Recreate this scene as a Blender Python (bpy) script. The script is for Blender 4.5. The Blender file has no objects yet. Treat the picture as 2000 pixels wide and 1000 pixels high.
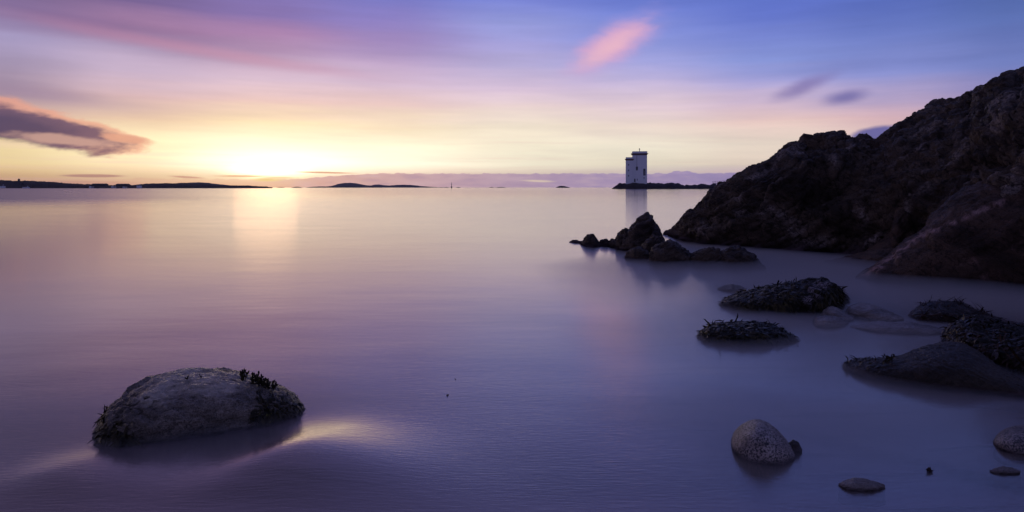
import bpy, math, random
import numpy as np
from math import radians as R, pi

sc = bpy.context.scene
COL = sc.collection
random.seed(7)

# ---------------------------------------------------------------- camera
H = 0.9            # camera height over the water, m
F = 1300.0         # focal length in pixels of a 2000 px wide frame
HY = 366.0         # horizon row
cam = bpy.data.cameras.new("camera")
cam.sensor_width = 36.0
cam.lens = 36.0 * F / 2000.0
cam.shift_y = -(500.0 - HY) / 2000.0
cam.clip_start = 0.05
cam.clip_end = 40000.0
camo = bpy.data.objects.new("camera", cam)
camo.location = (0, 0, H)
camo.rotation_euler = (R(90), 0, 0)
COL.objects.link(camo)
sc.camera = camo

sc.view_settings.view_transform = 'Standard'
sc.view_settings.look = 'None'
sc.view_settings.exposure = 0.0
sc.view_settings.gamma = 1.0
sc.view_settings.use_curve_mapping = False
sc.cycles.use_denoising = True
sc.cycles.max_bounces = 6
sc.cycles.diffuse_bounces = 2
sc.cycles.glossy_bounces = 3
sc.cycles.transparent_max_bounces = 6
sc.cycles.volume_bounces = 0
sc.cycles.sample_clamp_indirect = 4.0

def az_of(px): return math.atan((px - 1000.0) / F)
def el_of(px, py): return math.atan((HY - py) / F * math.cos(az_of(px)))
def lin(c):
    c = c / 255.0
    return c / 12.92 if c <= 0.04045 else ((c + 0.055) / 1.055) ** 2.4
def L(r, g, b): return (lin(r), lin(g), lin(b), 1.0)

# ---------------------------------------------------------------- node helper
class G:
    def __init__(s, tree):
        s.t = tree; s.n = tree.nodes; s.l = tree.links
    def link(s, v, sock):
        if v is None: return
        if isinstance(v, bpy.types.NodeSocket): s.l.new(v, sock)
        else: sock.default_value = v
    def math(s, op, a, b=None, c=None, clamp=False):
        n = s.n.new('ShaderNodeMath'); n.operation = op; n.use_clamp = clamp
        s.link(a, n.inputs[0]); s.link(b, n.inputs[1]); s.link(c, n.inputs[2])
        return n.outputs[0]
    def vmath(s, op, a, b=None):
        n = s.n.new('ShaderNodeVectorMath'); n.operation = op
        s.link(a, n.inputs[0]); s.link(b, n.inputs[1])
        return n.outputs[0]
    def scale(s, a, k):
        n = s.n.new('ShaderNodeVectorMath'); n.operation = 'SCALE'
        s.link(a, n.inputs[0]); s.link(k, n.inputs['Scale'])
        return n.outputs[0]
    def comb(s, x, y, z):
        n = s.n.new('ShaderNodeCombineXYZ')
        s.link(x, n.inputs[0]); s.link(y, n.inputs[1]); s.link(z, n.inputs[2]); return n.outputs[0]
    def sep(s, v):
        n = s.n.new('ShaderNodeSeparateXYZ'); s.link(v, n.inputs[0]); return n.outputs
    def mr(s, v, a, b, c=0.0, d=1.0, kind='SMOOTHSTEP'):
        n = s.n.new('ShaderNodeMapRange'); n.interpolation_type = kind
        s.link(v, n.inputs[0]); s.link(a, n.inputs[1]); s.link(b, n.inputs[2]); s.link(c, n.inputs[3]); s.link(d, n.inputs[4])
        return n.outputs[0]
    def mix(s, f, a, b, kind='MIX'):
        n = s.n.new('ShaderNodeMix'); n.data_type = 'RGBA'; n.blend_type = kind
        s.link(f, n.inputs[0]); s.link(a, n.inputs[6]); s.link(b, n.inputs[7]); return n.outputs[2]
    def noise(s, v, scale=1.0, detail=3.0, rough=0.5, dist=0.0, col=False):
        n = s.n.new('ShaderNodeTexNoise')
        s.link(v, n.inputs['Vector']); n.inputs['Scale'].default_value = scale
        n.inputs['Detail'].default_value = detail; n.inputs['Roughness'].default_value = rough
        n.inputs['Distortion'].default_value = dist
        return n.outputs[1] if col else n.outputs[0]
    def voro(s, v, scale=1.0, feature='F1'):
        n = s.n.new('ShaderNodeTexVoronoi'); n.feature = feature
        s.link(v, n.inputs['Vector']); n.inputs['Scale'].default_value = scale
        return n.outputs[0]
    def ramp(s, v, stops, interp='LINEAR'):
        n = s.n.new('ShaderNodeValToRGB'); r = n.color_ramp; r.interpolation = interp
        while len(r.elements) > 1: r.elements.remove(r.elements[-1])
        r.elements[0].position = stops[0][0]; r.elements[0].color = stops[0][1]
        for p, c in stops[1:]:
            e = r.elements.new(p); e.color = c
        s.link(v, n.inputs[0]); return n.outputs[0]
    def bump(s, h, strength=0.5, dist=0.01, normal=None):
        n = s.n.new('ShaderNodeBump'); s.link(h, n.inputs['Height'])
        n.inputs['Strength'].default_value = strength; n.inputs['Distance'].default_value = dist
        if normal is not None: s.link(normal, n.inputs['Normal'])
        return n.outputs[0]
    def attr(s, name):
        n = s.n.new('ShaderNodeAttribute'); n.attribute_name = name; return n.outputs['Fac']

# ---------------------------------------------------------------- sky (world)
SUN_PX, SUN_PY = 520.0, 335.0
SUN_AZ = az_of(SUN_PX)             # from +Y towards +X
SUN_EL = R(2.2)

world = bpy.data.worlds.new("World")
sc.world = world
world.use_nodes = True
wt = world.node_tree
wt.nodes.clear()
g = G(wt)
tc = wt.nodes.new('ShaderNodeTexCoord')
dx, dy, dz = g.sep(tc.outputs['Generated'])
az = g.math('ARCTAN2', dx, dy)
el = g.math('ABSOLUTE', g.math('ARCSINE', dz, clamp=False))
# wind-drawn streak warp: clouds smeared along long shallow diagonals
sv = g.comb(g.math('MULTIPLY_ADD', el, 1.2, az), g.math('MULTIPLY', el, 9.0), 0.0)
warp = g.math('SUBTRACT', g.noise(sv, 2.2, 3.0, 0.5), 0.5)
sv2 = g.comb(az, g.math('MULTIPLY', el, 16.0), 3.7)
warp2 = g.math('SUBTRACT', g.noise(sv2, 3.0, 4.0, 0.55), 0.5)
lift = g.mr(el, 0.0, 0.06)
el_w = g.math('MULTIPLY_ADD', g.math('MULTIPLY', warp, lift), 0.035, el)
el_w = g.math('MULTIPLY_ADD', g.math('MULTIPLY', warp2, lift), 0.018, el_w)
az_n = g.math('MULTIPLY_ADD', az, 0.5 / pi, 0.5)

COLS = [0, 250, 520, 750, 1000, 1250, 1500, 1750, 2000]
SKY = [
 (364, [(222,160,118),(232,178,132),(246,196,140),(222,180,178),(205,176,192),(186,160,200),(176,150,196),(165,140,190),(140,120,170)]),
 (345, [(230,190,132),(240,208,156),(255,238,190),(242,218,190),(228,206,190),(216,198,198),(205,180,200),(190,160,190),(150,130,175)]),
 (322, [(236,212,152),(248,230,178),(255,252,236),(253,249,226),(250,242,216),(242,231,206),(236,216,198),(222,190,188),(180,150,175)]),
 (290, [(242,218,162),(248,232,184),(254,246,216),(254,246,216),(250,241,214),(243,234,212),(236,218,202),(224,190,188),(185,150,175)]),
 (250, [(208,172,160),(232,200,170),(248,226,184),(246,226,192),(242,228,206),(237,217,206),(230,196,192),(214,174,184),(175,145,178)]),
 (210, [(158,134,158),(208,174,180),(228,194,190),(229,196,194),(234,210,210),(226,202,214),(214,186,206),(176,158,200),(130,125,185)]),
 (170, [(154,138,174),(194,172,202),(214,188,212),(211,185,210),(214,190,216),(198,182,220),(162,158,218),(130,138,208),(102,118,190)]),
 (130, [(160,148,194),(186,166,202),(194,164,198),(182,156,198),(174,164,212),(150,152,216),(124,140,214),(108,124,200),(86,106,180)]),
 (88,  [(138,112,160),(168,124,168),(162,120,172),(150,126,188),(156,152,216),(130,142,218),(104,122,208),(88,110,194),(72,98,172)]),
 (45,  [(90,76,128),(108,86,146),(120,100,170),(130,116,192),(138,146,218),(108,126,214),(80,104,202),(70,96,186),(64,90,166)]),
 (0,   [(82,80,134),(108,94,156),(112,102,180),(100,108,198),(108,122,212),(90,112,208),(74,100,196),(66,94,180),(60,86,160)]),
]
# rows above the picture: elevation in degrees, colours at the same bearings
ABOVE = [
 (22.0, [(74,64,112),(86,74,132),(90,82,150),(88,88,166),(84,92,178),(78,88,178),(68,82,170),(60,74,158),(54,66,144)]),
 (38.0, [(62,58,98),(70,64,110),(72,70,120),(72,74,132),(70,78,140),(68,76,140),(64,72,136),(60,68,130),(56,66,124)]),
 (88.0, [(70,70,112)] * 9),
]
BACK = {0: (140,148,230), 1: (140,148,230), 2: (139,148,230), 3: (130,139,218), 4: (126,135,212), 5: (120,128,200),
        6: (114,120,182), 7: (102,108,170), 8: (94,98,156), 9: (84,88,142), 10: (76,80,132), 11: (70,72,120), 12: (68,70,114), 13: (70,70,112)}
def row_ramp(cols, back, boost=1.0):
    stops = [(0.0, L(*back)), (0.5 - 0.5 * R(75) / pi, tuple(0.5 * (x + y) for x, y in zip(L(*back), L(*cols[0]))))]
    for px, c in zip(COLS, cols):
        stops.append((az_of(px) * 0.5 / pi + 0.5, L(*c)))
    stops.append((0.5 + 0.5 * R(75) / pi, tuple(0.5 * (x + y) for x, y in zip(L(*back), L(*cols[-1])))))
    stops.append((1.0, L(*back)))
    return stops
az_s = g.math('MULTIPLY_ADD', warp, 0.012, az_n)
skyc = None; prev = 0.0
for i, (py, cols) in enumerate(SKY + ABOVE):
    e = math.atan((HY - py) / F) if i < len(SKY) else R(py)
    r = g.ramp(az_s, row_ramp(cols, BACK[i]), 'EASE')
    if skyc is None: skyc = r
    else:
        skyc = g.mix(g.mr(el_w, prev, e, kind='LINEAR'), skyc, r)
    prev = e
# streak texture
st = g.noise(g.comb(g.math('MULTIPLY_ADD', el, 2.5, az), g.math('MULTIPLY', el, 12.0), 1.3), 4.0, 5.0, 0.6)
skyc = g.mix(1.0, skyc, g.ramp(st, [(0.25, (0.89, 0.89, 0.91, 1)), (0.75, (1.09, 1.09, 1.07, 1))]), 'MULTIPLY')
st2 = g.noise(g.comb(g.math('MULTIPLY_ADD', el, 1.0, az), g.math('MULTIPLY', el, 34.0), 8.1), 3.0, 4.0, 0.6)
skyc = g.mix(g.math('MULTIPLY', g.mr(st2, 0.52, 0.72), g.mr(el, 0.12, 0.03, 0.0, 0.35)), skyc, L(226, 190, 180))

# glow of the sun behind thin cloud
def blob(px, py, rx, ry, rot=0.0, soft=(1.0, 0.3), wob=0.0, nscale=14.0, seed=0.0, stretch=2.2, dn=0.0, dscale=16.0):
    a0, e0 = az_of(px), el_of(px, py)
    ka = F / (math.cos(a0) ** 2); ke = F / math.cos(a0)
    a = g.math('MULTIPLY', g.math('SUBTRACT', az, a0), ka)
    e = g.math('MULTIPLY', g.math('SUBTRACT', el, e0), ke)
    if wob:
        nv = g.comb(g.math('MULTIPLY', az, 1.0), g.math('MULTIPLY', el, stretch), seed)
        nn = g.noise(nv, nscale, 5.0, 0.6, 0.3, col=True)
        x, y, z = g.sep(nn)
        a = g.math('MULTIPLY_ADD', g.math('SUBTRACT', x, 0.5), wob * rx, a)
        e = g.math('MULTIPLY_ADD', g.math('SUBTRACT', y, 0.5), wob * ry, e)
    c, s_ = math.cos(R(rot)), math.sin(R(rot))
    u = g.math('ADD', g.math('MULTIPLY', a, c / rx), g.math('MULTIPLY', e, s_ / rx))
    v = g.math('ADD', g.math('MULTIPLY', a, -s_ / ry), g.math('MULTIPLY', e, c / ry))
    d = g.math('SQRT', g.math('ADD', g.math('MULTIPLY', u, u), g.math('MULTIPLY', v, v)))
    if dn:
        dnn = g.noise(g.comb(az, g.math('MULTIPLY', el, 2.6), seed + 3.1), dscale, 6.0, 0.62, 0.2)
        d = g.math('MULTIPLY_ADD', g.math('SUBTRACT', dnn, 0.5), dn, d)
    return g.mr(d, soft[0], soft[1])
def over(mask, col, op=1.0, kind='MIX'):
    global skyc
    skyc = g.mix(g.math('MULTIPLY', mask, op), skyc, col, kind)

over(blob(560, 318, 620, 88, 0, (1.0, 0.0)), (0.36, 0.30, 0.20, 1), 1.0, 'ADD')
over(blob(545, 320, 230, 50, 0, (1.0, 0.0)), (0.34, 0.30, 0.22, 1), 1.0, 'ADD')
over(blob(524, 334, 110, 22, 0, (1.0, 0.0)), (2.0, 1.4, 0.6, 1), 1.0, 'ADD')
# long violet veil high on the left
over(blob(210, 52, 560, 46, -5, (1.2, 0.0), 0.8, 2.5, 2.0, 4.0), L(98, 76, 134), 0.55)
over(blob(400, 100, 380, 15, -5, (1.4, 0.0), 0.7, 3.0, 4.0, 4.0), L(200, 132, 164), 0.42)
over(blob(60, 185, 240, 24, -4, (1.3, 0.0), 0.8, 4.0, 5.0, 4.0), L(146, 124, 160), 0.55)
# dark cloud on the left with a lit rim
over(blob(88, 245, 232, 36, -11, (1.05, 0.75), 0.5, 14.0, 1.4, 2.6, 1.1), L(230, 150, 126), 0.72)
over(blob(70, 252, 205, 37, -9, (1.02, 0.62), 0.5, 14.0, 1.4, 2.6, 1.1), L(92, 70, 108), 0.95)
over(blob(20, 247, 165, 33, -7, (1.1, 0.35), 0.5, 14.0, 1.4, 2.6, 0.9), L(60, 52, 98), 0.95)
over(blob(120, 272, 110, 12, -3, (1.1, 0.4), 0.6, 16.0, 6.9, 2.6, 1.6), L(214, 166, 150), 0.7)
over(blob(240, 270, 58, 10, -6, (1.1, 0.5), 0.7, 20.0, 3.0, 2.6, 1.5), L(222, 154, 128), 0.85)
# pink cloud
over(blob(1200, 88, 118, 46, 30, (1.25, 0.0), 0.7, 8.0, 2.2, 1.6, 0.8), L(190, 156, 212), 0.7)
over(blob(1200, 86, 96, 33, 29, (1.25, 0.1), 0.7, 9.0, 2.2, 1.6, 1.0), L(222, 164, 200), 0.85)
over(blob(1186, 94, 68, 21, 30, (1.3, 0.0), 0.7, 9.0, 2.6, 1.6, 1.0), L(238, 182, 192), 0.6)
# mauve wisps and the blue cloud on the right
over(blob(1568, 170, 74, 17, 17, (1.3, 0.1), 0.8, 8.0, 5.0, 1.6), L(118, 104, 170), 0.75)
over(blob(1650, 189, 50, 16, 8, (1.3, 0.1), 0.7, 8.0, 5.5, 1.6), L(106, 98, 166), 0.85)
over(blob(1730, 266, 84, 22, 4, (1.1, 0.7), 0.7, 14.0, 7.5, 2.0), L(84, 84, 158), 0.95)
# low streaks
over(blob(182, 343.5, 66, 3.4, 0, (1.15, 0.6), 0.4, 12.0, 1.0, 2.0), L(192, 140, 128), 0.9)
over(blob(140, 358, 150, 7, 0, (1.2, 0.4), 0.4, 12.0, 1.7, 2.0), L(206, 146, 132), 0.7)
over(blob(365, 346, 36, 2.2, -3, (1.3, 0.4), 0.4, 12.0, 1.0, 2.0), L(206, 150, 132), 0.8)
over(blob(636, 337, 60, 1.9, -1, (1.3, 0.4), 0.4, 20.0, 1.0, 2.0), L(214, 160, 128), 0.9)
over(blob(470, 344, 56, 2.4, 0, (1.3, 0.3), 0.5, 20.0, 2.0, 2.0), L(226, 172, 126), 0.8)
over(blob(1498, 322, 30, 5, 10, (1.2, 0.5), 0.6, 16.0, 2.0, 2.0), L(150, 134, 186), 0.9)
# bank of cumulus low on the horizon, lumpy top edge
bil = g.noise(g.comb(az, g.math('MULTIPLY', el, 1.5), 0.4), 75.0, 5.0, 0.65)
edge = g.math('MULTIPLY_ADD', g.math('SUBTRACT', bil, 0.5), 0.008, 0.0195)
edge = g.math('ADD', edge, g.mr(az, az_of(520), az_of(760), -0.008, 0.001))
edge = g.math('ADD', edge, blob(1330, 333, 40, 12, 0, (1.0, 0.0), 0.0) and g.math('MULTIPLY', blob(1333, 335, 34, 60, 0, (1.0, 0.2)), 0.0032))
bank = g.mr(el, g.math('ADD', edge, 0.0006), g.math('SUBTRACT', edge, 0.0008))
bankc = g.ramp(az_n, [(az_of(400) * .5 / pi + .5, L(236, 186, 150)), (az_of(620) * .5 / pi + .5, L(226, 184, 172)), (az_of(850) * .5 / pi + .5, L(212, 178, 188)),
                      (az_of(1150) * .5 / pi + .5, L(182, 158, 196)), (az_of(1400) * .5 / pi + .5, L(164, 146, 196)), (az_of(2000) * .5 / pi + .5, L(120, 108, 170))])
lump = g.noise(g.comb(az, g.math('MULTIPLY', el, 5.0), 2.0), 22.0, 4.0, 0.55)
bankc = g.mix(g.mr(lump, 0.45, 0.75, 0.0, 0.5), bankc, L(226, 196, 206))
bankc = g.mix(g.math('MULTIPLY', g.mr(lump, 0.52, 0.3), 0.35), bankc, L(160, 138, 180))
bankc = g.mix(blob(1050, 353.5, 34, 2.4, -2, (1.3, 0.3), 0.6, 30.0, 1.0, 2.0), bankc, L(238, 216, 196))
bank = g.math('MULTIPLY', bank, g.mr(az, az_of(500), az_of(640), 0.35, 1.0))
skyc = g.mix(bank, skyc, bankc)
over(blob(522, 351, 34, 4.2, 0, (1.2, 0.2), 0.5, 24.0, 3.0, 2.0), L(255, 232, 150), 1.0)
over(blob(545, 347, 40, 3.0, 0, (1.2, 0.2), 0.5, 24.0, 3.0, 2.0), L(255, 228, 170), 0.8)

nish = wt.nodes.new('ShaderNodeTexSky')
nish.sky_type = 'NISHITA'; nish.sun_disc = False
nish.sun_elevation = SUN_EL; nish.sun_rotation = SUN_AZ
bg1 = wt.nodes.new('ShaderNodeBackground'); g.link(nish.outputs[0], bg1.inputs[0]); bg1.inputs[1].default_value = 0.006
hs = wt.nodes.new('ShaderNodeHueSaturation'); hs.inputs['Saturation'].default_value = 0.93; hs.inputs['Value'].default_value = 1.03; g.link(skyc, hs.inputs['Color']); skyc = hs.outputs[0]
bg2 = wt.nodes.new('ShaderNodeBackground'); g.link(skyc, bg2.inputs[0]); bg2.inputs[1].default_value = 1.0
addw = wt.nodes.new('ShaderNodeAddShader')
wt.links.new(bg1.outputs[0], addw.inputs[0]); wt.links.new(bg2.outputs[0], addw.inputs[1])
wo = wt.nodes.new('ShaderNodeOutputWorld')
wt.links.new(addw.outputs[0], wo.inputs['Surface'])
world.cycles.sampling_method = 'MANUAL'
world.cycles.sample_map_resolution = 1024

# ---------------------------------------------------------------- sun
sun = bpy.data.lights.new("sun", 'SUN')
sun.energy = 0.004
sun.angle = R(5.0)
sun.color = (1.0, 0.62, 0.36)
suno = bpy.data.objects.new("sun", sun)
SE = R(2.8)
suno.rotation_euler = (R(90) - SE, 0, pi - SUN_AZ)
suno.location = (-20, 40, 12)
COL.objects.link(suno)

# ---------------------------------------------------------------- numpy noise
_rs = np.random.RandomState(11)
_P = _rs.permutation(512); _P = np.concatenate([_P, _P, _P])
_GR = _rs.normal(size=(512, 3)); _GR /= np.linalg.norm(_GR, axis=1)[:, None]
def pn(p):
    p = np.asarray(p, dtype=float)
    i = np.floor(p).astype(int); f = p - i; u = f * f * f * (f * (f * 6 - 15) + 10)
    i &= 511
    out = 0
    for a in (0, 1):
        for b in (0, 1):
            for c in (0, 1):
                h = _P[_P[_P[i[..., 0] + a] + i[..., 1] + b] + i[..., 2] + c]
                gr = _GR[h % 512]
                d = f - np.array([a, b, c])
                w = (u[..., 0] if a else 1 - u[..., 0]) * (u[..., 1] if b else 1 - u[..., 1]) * (u[..., 2] if c else 1 - u[..., 2])
                out = out + w * (gr * d).sum(-1)
    return out
def fbm(p, oct=4, rough=0.5, ridged=False):
    a = 1.0; s = 0; k = 1.0
    p = np.asarray(p, dtype=float)
    for o in range(oct):
        n = pn(p * k + o * 17.3)
        if ridged: n = 0.5 - np.abs(n) * 2.0
        s = s + n * a; a *= rough; k *= 2.03
    return s

# ---------------------------------------------------------------- object helpers
def link(o, parent=None):
    COL.objects.link(o)
    if parent is not None: o.parent = parent
    return o
def tag(o, label=None, cat=None, group=None, kind=None):
    if label: o['label'] = label
    if cat: o['category'] = cat
    if group: o['group'] = group
    if kind: o['kind'] = kind
    return o
def mesh(name, v, f, mat, parent=None, smooth=True):
    me = bpy.data.meshes.new(name)
    me.from_pydata([tuple(map(float, p)) for p in v], [], [tuple(map(int, q)) for q in f])
    if smooth: me.polygons.foreach_set('use_smooth', [True] * len(me.polygons))
    if mat is not None: me.materials.append(mat)
    me.update()
    return link(bpy.data.objects.new(name, me), parent)
def grid_faces(nu, nv):
    i = np.arange(nu - 1)[:, None]; j = np.arange(nv - 1)[None, :]
    a = i * nv + j
    return np.stack([a, a + nv, a + nv + 1, a + 1], -1).reshape(-1, 4)
def gridnormals(P):
    du = np.gradient(P, axis=0); dv = np.gradient(P, axis=1)
    n = np.cross(du, dv); l = np.linalg.norm(n, axis=-1, keepdims=True); l[l < 1e-12] = 1
    return n / l
def W(px, py, d): return ((px - 1000.0) / F * d, d, H + (HY - py) / F * d)
def empty(name, loc=(0, 0, 0), rz=0.0):
    o = bpy.data.objects.new(name, None); o.location = loc; o.rotation_euler = (0, 0, rz); o.empty_display_size = 0.2
    return link(o)
def box(name, x0, x1, y0, y1, z0, z1, mat, parent=None, top=None):
    # top: (dx, dy) outward growth of the top face
    tx, ty = top or (0, 0)
    v = [(x0, y0, z0), (x1, y0, z0), (x1, y1, z0), (x0, y1, z0), (x0 - tx, y0 - ty, z1), (x1 + tx, y0 - ty, z1), (x1 + tx, y1 + ty, z1), (x0 - tx, y1 + ty, z1)]
    f = [(0, 3, 2, 1), (4, 5, 6, 7), (0, 1, 5, 4), (1, 2, 6, 5), (2, 3, 7, 6), (3, 0, 4, 7)]
    return mesh(name, v, f, mat, parent, smooth=False)
class MB:
    def __init__(s): s.v = []; s.f = []
    def box(s, x0, x1, y0, y1, z0, z1):
        b = len(s.v)
        s.v += [(x0, y0, z0), (x1, y0, z0), (x1, y1, z0), (x0, y1, z0), (x0, y0, z1), (x1, y0, z1), (x1, y1, z1), (x0, y1, z1)]
        s.f += [tuple(b + k for k in q) for q in [(0, 3, 2, 1), (4, 5, 6, 7), (0, 1, 5, 4), (1, 2, 6, 5), (2, 3, 7, 6), (3, 0, 4, 7)]]
    def tube(s, p, q, r0, r1=None, n=6):
        r1 = r0 if r1 is None else r1
        p = np.array(p, float); q = np.array(q, float); d = q - p; d /= np.linalg.norm(d)
        a = np.cross(d, (0, 0, 1.0) if abs(d[2]) < 0.9 else (1.0, 0, 0)); a /= np.linalg.norm(a); b2 = np.cross(d, a)
        b = len(s.v)
        for c, r in ((p, r0), (q, r1)):
            for k in range(n):
                t = 2 * pi * k / n; s.v.append(tuple(c + r * (math.cos(t) * a + math.sin(t) * b2)))
        for k in range(n):
            s.f.append((b + k, b + (k + 1) % n, b + n + (k + 1) % n, b + n + k))
        s.f.append(tuple(b + k for k in range(n))[::-1]); s.f.append(tuple(b + n + k for k in range(n)))
    def build(s, name, mat, parent=None, smooth=False): return mesh(name, s.v, s.f, mat, parent, smooth)

# ---------------------------------------------------------------- materials
BODY = (0.15, 0.105, 0.115, 1)      # silt-laden sea water
def new_mat(name):
    m = bpy.data.materials.new(name); m.use_nodes = True; m.node_tree.nodes.clear()
    gg = G(m.node_tree); out = m.node_tree.nodes.new('ShaderNodeOutputMaterial')
    return m, gg, out
def principled(gg, col, rough, normal=None, spec=0.5, coat=0.0):
    p = gg.n.new('ShaderNodeBsdfPrincipled')
    gg.link(col, p.inputs['Base Color']); gg.link(rough, p.inputs['Roughness'])
    p.inputs['Specular IOR Level'].default_value = spec
    if normal is not None: gg.link(normal, p.inputs['Normal'])
    return p.outputs[0]
def rock_mat(name, c1, c2, c3, scale=4.0, strata=(0.5, 0.1, 1.0), ang=30.0, film=0.05, bump=0.02, rough=0.55, speck=0.0, spec=0.28, patch=(0.55, 0.72), veins=0.0, top_glow=None, vein=(0.40, 0.33, 0.36, 1)):
    m, gg, out = new_mat(name)
    geo = gg.n.new('ShaderNodeNewGeometry'); pos = geo.outputs['Position']
    mp = gg.n.new('ShaderNodeMapping'); gg.link(pos, mp.inputs[0])
    mp.inputs['Rotation'].default_value = (0, R(ang), 0)
    sc_ = gg.n.new('ShaderNodeMapping'); gg.link(mp.outputs[0], sc_.inputs[0]); sc_.inputs['Scale'].default_value = (0.35, 0.8, 1.6)
    lay = sc_.outputs[0]
    n1 = gg.noise(lay, scale, 6.0, 0.62, 0.4)
    n2 = gg.noise(lay, scale * 4.5, 6.0, 0.65, 0.6)
    n3 = gg.noise(pos, scale * 1.1, 4.0, 0.6)
    n4 = gg.noise(pos, scale * 16.0, 4.0, 0.7)
    col = gg.mix(gg.mr(n1, 0.38, 0.62), c1, c2)
    pm = gg.math('MULTIPLY', gg.mr(n3, patch[0], patch[1]), gg.mr(n4, 0.35, 0.6))
    col = gg.mix(pm, col, c3)
    col = gg.mix(gg.mr(n2, 0.42, 0.30, 0.0, 0.75), col, tuple(0.35 * x for x in c1[:3]) + (1,))
    vc = gg.voro(gg.vmath('ADD', lay, gg.scale(gg.noise(pos, scale * 2.0, 3.0, 0.6, col=True), 0.5)), scale * 2.2, 'DISTANCE_TO_EDGE')
    col = gg.mix(gg.mr(vc, 0.05, 0.0, 0.0, 0.75), col, tuple(0.25 * x for x in c1[:3]) + (1,))
    col = gg.mix(gg.attr('vein'), col, vein)
    n5 = gg.noise(pos, scale * 40.0, 3.0, 0.7)
    col = gg.mix(1.0, col, gg.ramp(n5, [(0.3, (0.55, 0.55, 0.55, 1)), (0.7, (1.5, 1.5, 1.5, 1))]), 'MULTIPLY')
    if top_glow:      # low-sun glow painted into the crown's colour, above the wet tide band
        zt = gg.math('MULTIPLY_ADD', gg.math('SUBTRACT', gg.noise(pos, scale * 1.6, 4.0, 0.6), 0.5), top_glow[1], gg.sep(pos)[2])
        col = gg.mix(gg.mr(zt, top_glow[0] - top_glow[1] * 0.15, top_glow[0] + top_glow[1] * 0.15), col, gg.mix(gg.mr(n2, 0.3, 0.6), tuple(0.4 * x for x in top_glow[2][:3]) + (1,), top_glow[2]))
    hgt = gg.math('ADD', gg.math('MULTIPLY', n2, 1.0), gg.math('MULTIPLY', n4, 0.22))
    if speck:
        v = gg.voro(pos, speck); 
        col = gg.mix(gg.mr(gg.noise(pos, speck * 0.7, 2.0, 0.6), 0.47, 0.58), col, (0.03, 0.03, 0.035, 1))
        hgt = gg.math('ADD', hgt, gg.math('MULTIPLY', v, 0.4))
    if veins:
        vn = gg.noise(lay, scale * 2.0, 4.0, 0.5, 1.5)
        vm = gg.math('ABSOLUTE', gg.math('SUBTRACT', vn, 0.5))
        col = gg.mix(gg.mr(vm, 0.012, 0.0, 0.0, veins), col, c3)
    nb = gg.bump(hgt, 0.9, bump)
    rr = gg.mr(n4, 0.3, 0.7, rough - 0.15, rough + 0.15)
    surf = principled(gg, col, rr, nb, spec)
    # wash line: the sea has been lapping here, milky water clings to the foot of the rock
    z = gg.sep(pos)[2]
    wn = gg.noise(pos, 2.2 / max(film, 0.02) * 0.12, 3.0, 0.5)
    zz = gg.math('MULTIPLY_ADD', gg.math('SUBTRACT', wn, 0.5), -film * 1.5, z)
    k = gg.mr(zz, -0.005, film * 1.7, 0.97, 0.0)
    wd = gg.n.new('ShaderNodeBsdfDiffuse'); wd.inputs[0].default_value = BODY; wd.inputs['Normal'].default_value = (0, 0, 1); gg.link(gg.comb(0.0, 0.0, 1.0), wd.inputs['Normal']); wet = wd.outputs[0]
    mx = gg.n.new('ShaderNodeMixShader'); gg.link(k, mx.inputs[0]); gg.l.new(surf, mx.inputs[1]); gg.l.new(wet, mx.inputs[2])
    gg.l.new(mx.outputs[0], out.inputs[0])
    return m
def plain_mat(name, col, rough=0.6, noise=0.15, scale=2.0, bump=0.0, spec=0.4):
    m, gg, out = new_mat(name)
    geo = gg.n.new('ShaderNodeNewGeometry')
    n = gg.noise(geo.outputs['Position'], scale, 4.0, 0.6)
    c = gg.mix(n, tuple(x * (1 - noise) for x in col[:3]) + (1,), tuple(min(1, x * (1 + noise)) for x in col[:3]) + (1,))
    nb = gg.bump(n, 0.5, bump) if bump else None
    gg.l.new(principled(gg, c, rough, nb, spec), out.inputs[0])
    return m

M_cliff = rock_mat("cliff_rock", (0.038, 0.024, 0.016, 1), (0.13, 0.088, 0.060, 1), (0.38, 0.30, 0.27, 1), 1.6, ang=-32, film=0.10, bump=0.2, rough=0.6, patch=(0.52, 0.68))
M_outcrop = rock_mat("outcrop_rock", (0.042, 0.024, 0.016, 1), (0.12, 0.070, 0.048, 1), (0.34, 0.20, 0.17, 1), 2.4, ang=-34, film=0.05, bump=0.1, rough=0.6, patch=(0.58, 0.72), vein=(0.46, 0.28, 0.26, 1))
M_warm = rock_mat("warm_outcrop_rock", (0.05, 0.030, 0.020, 1), (0.14, 0.085, 0.055, 1), (0.26, 0.17, 0.12, 1), 4.0, ang=-34, film=0.05, bump=0.06, patch=(0.55, 0.7))
M_mid = rock_mat("dark_barnacled_rock", (0.034, 0.022, 0.016, 1), (0.11, 0.075, 0.052, 1), (0.17, 0.135, 0.125, 1), 5.0, ang=-20, film=0.045, bump=0.06, rough=0.5, patch=(0.56, 0.72))
M_slate = rock_mat("streaked_dark_slate", (0.020, 0.016, 0.014, 1), (0.055, 0.044, 0.038, 1), (0.24, 0.20, 0.21, 1), 9.0, ang=-10, film=0.02, bump=0.02, rough=0.45, patch=(0.55, 0.68))
M_wrack = rock_mat("weed_matted_rock", (0.010, 0.008, 0.004, 1), (0.026, 0.020, 0.010, 1), (0.12, 0.10, 0.10, 1), 14.0, ang=-10, film=0.02, bump=0.03, rough=0.5, patch=(0.66, 0.74), spec=0.15)
M_smooth = rock_mat("dark_smooth_rock", (0.024, 0.016, 0.011, 1), (0.050, 0.034, 0.024, 1), (0.12, 0.09, 0.07, 1), 6.0, ang=24, film=0.02, bump=0.02, rough=0.5, patch=(0.58, 0.72))
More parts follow.
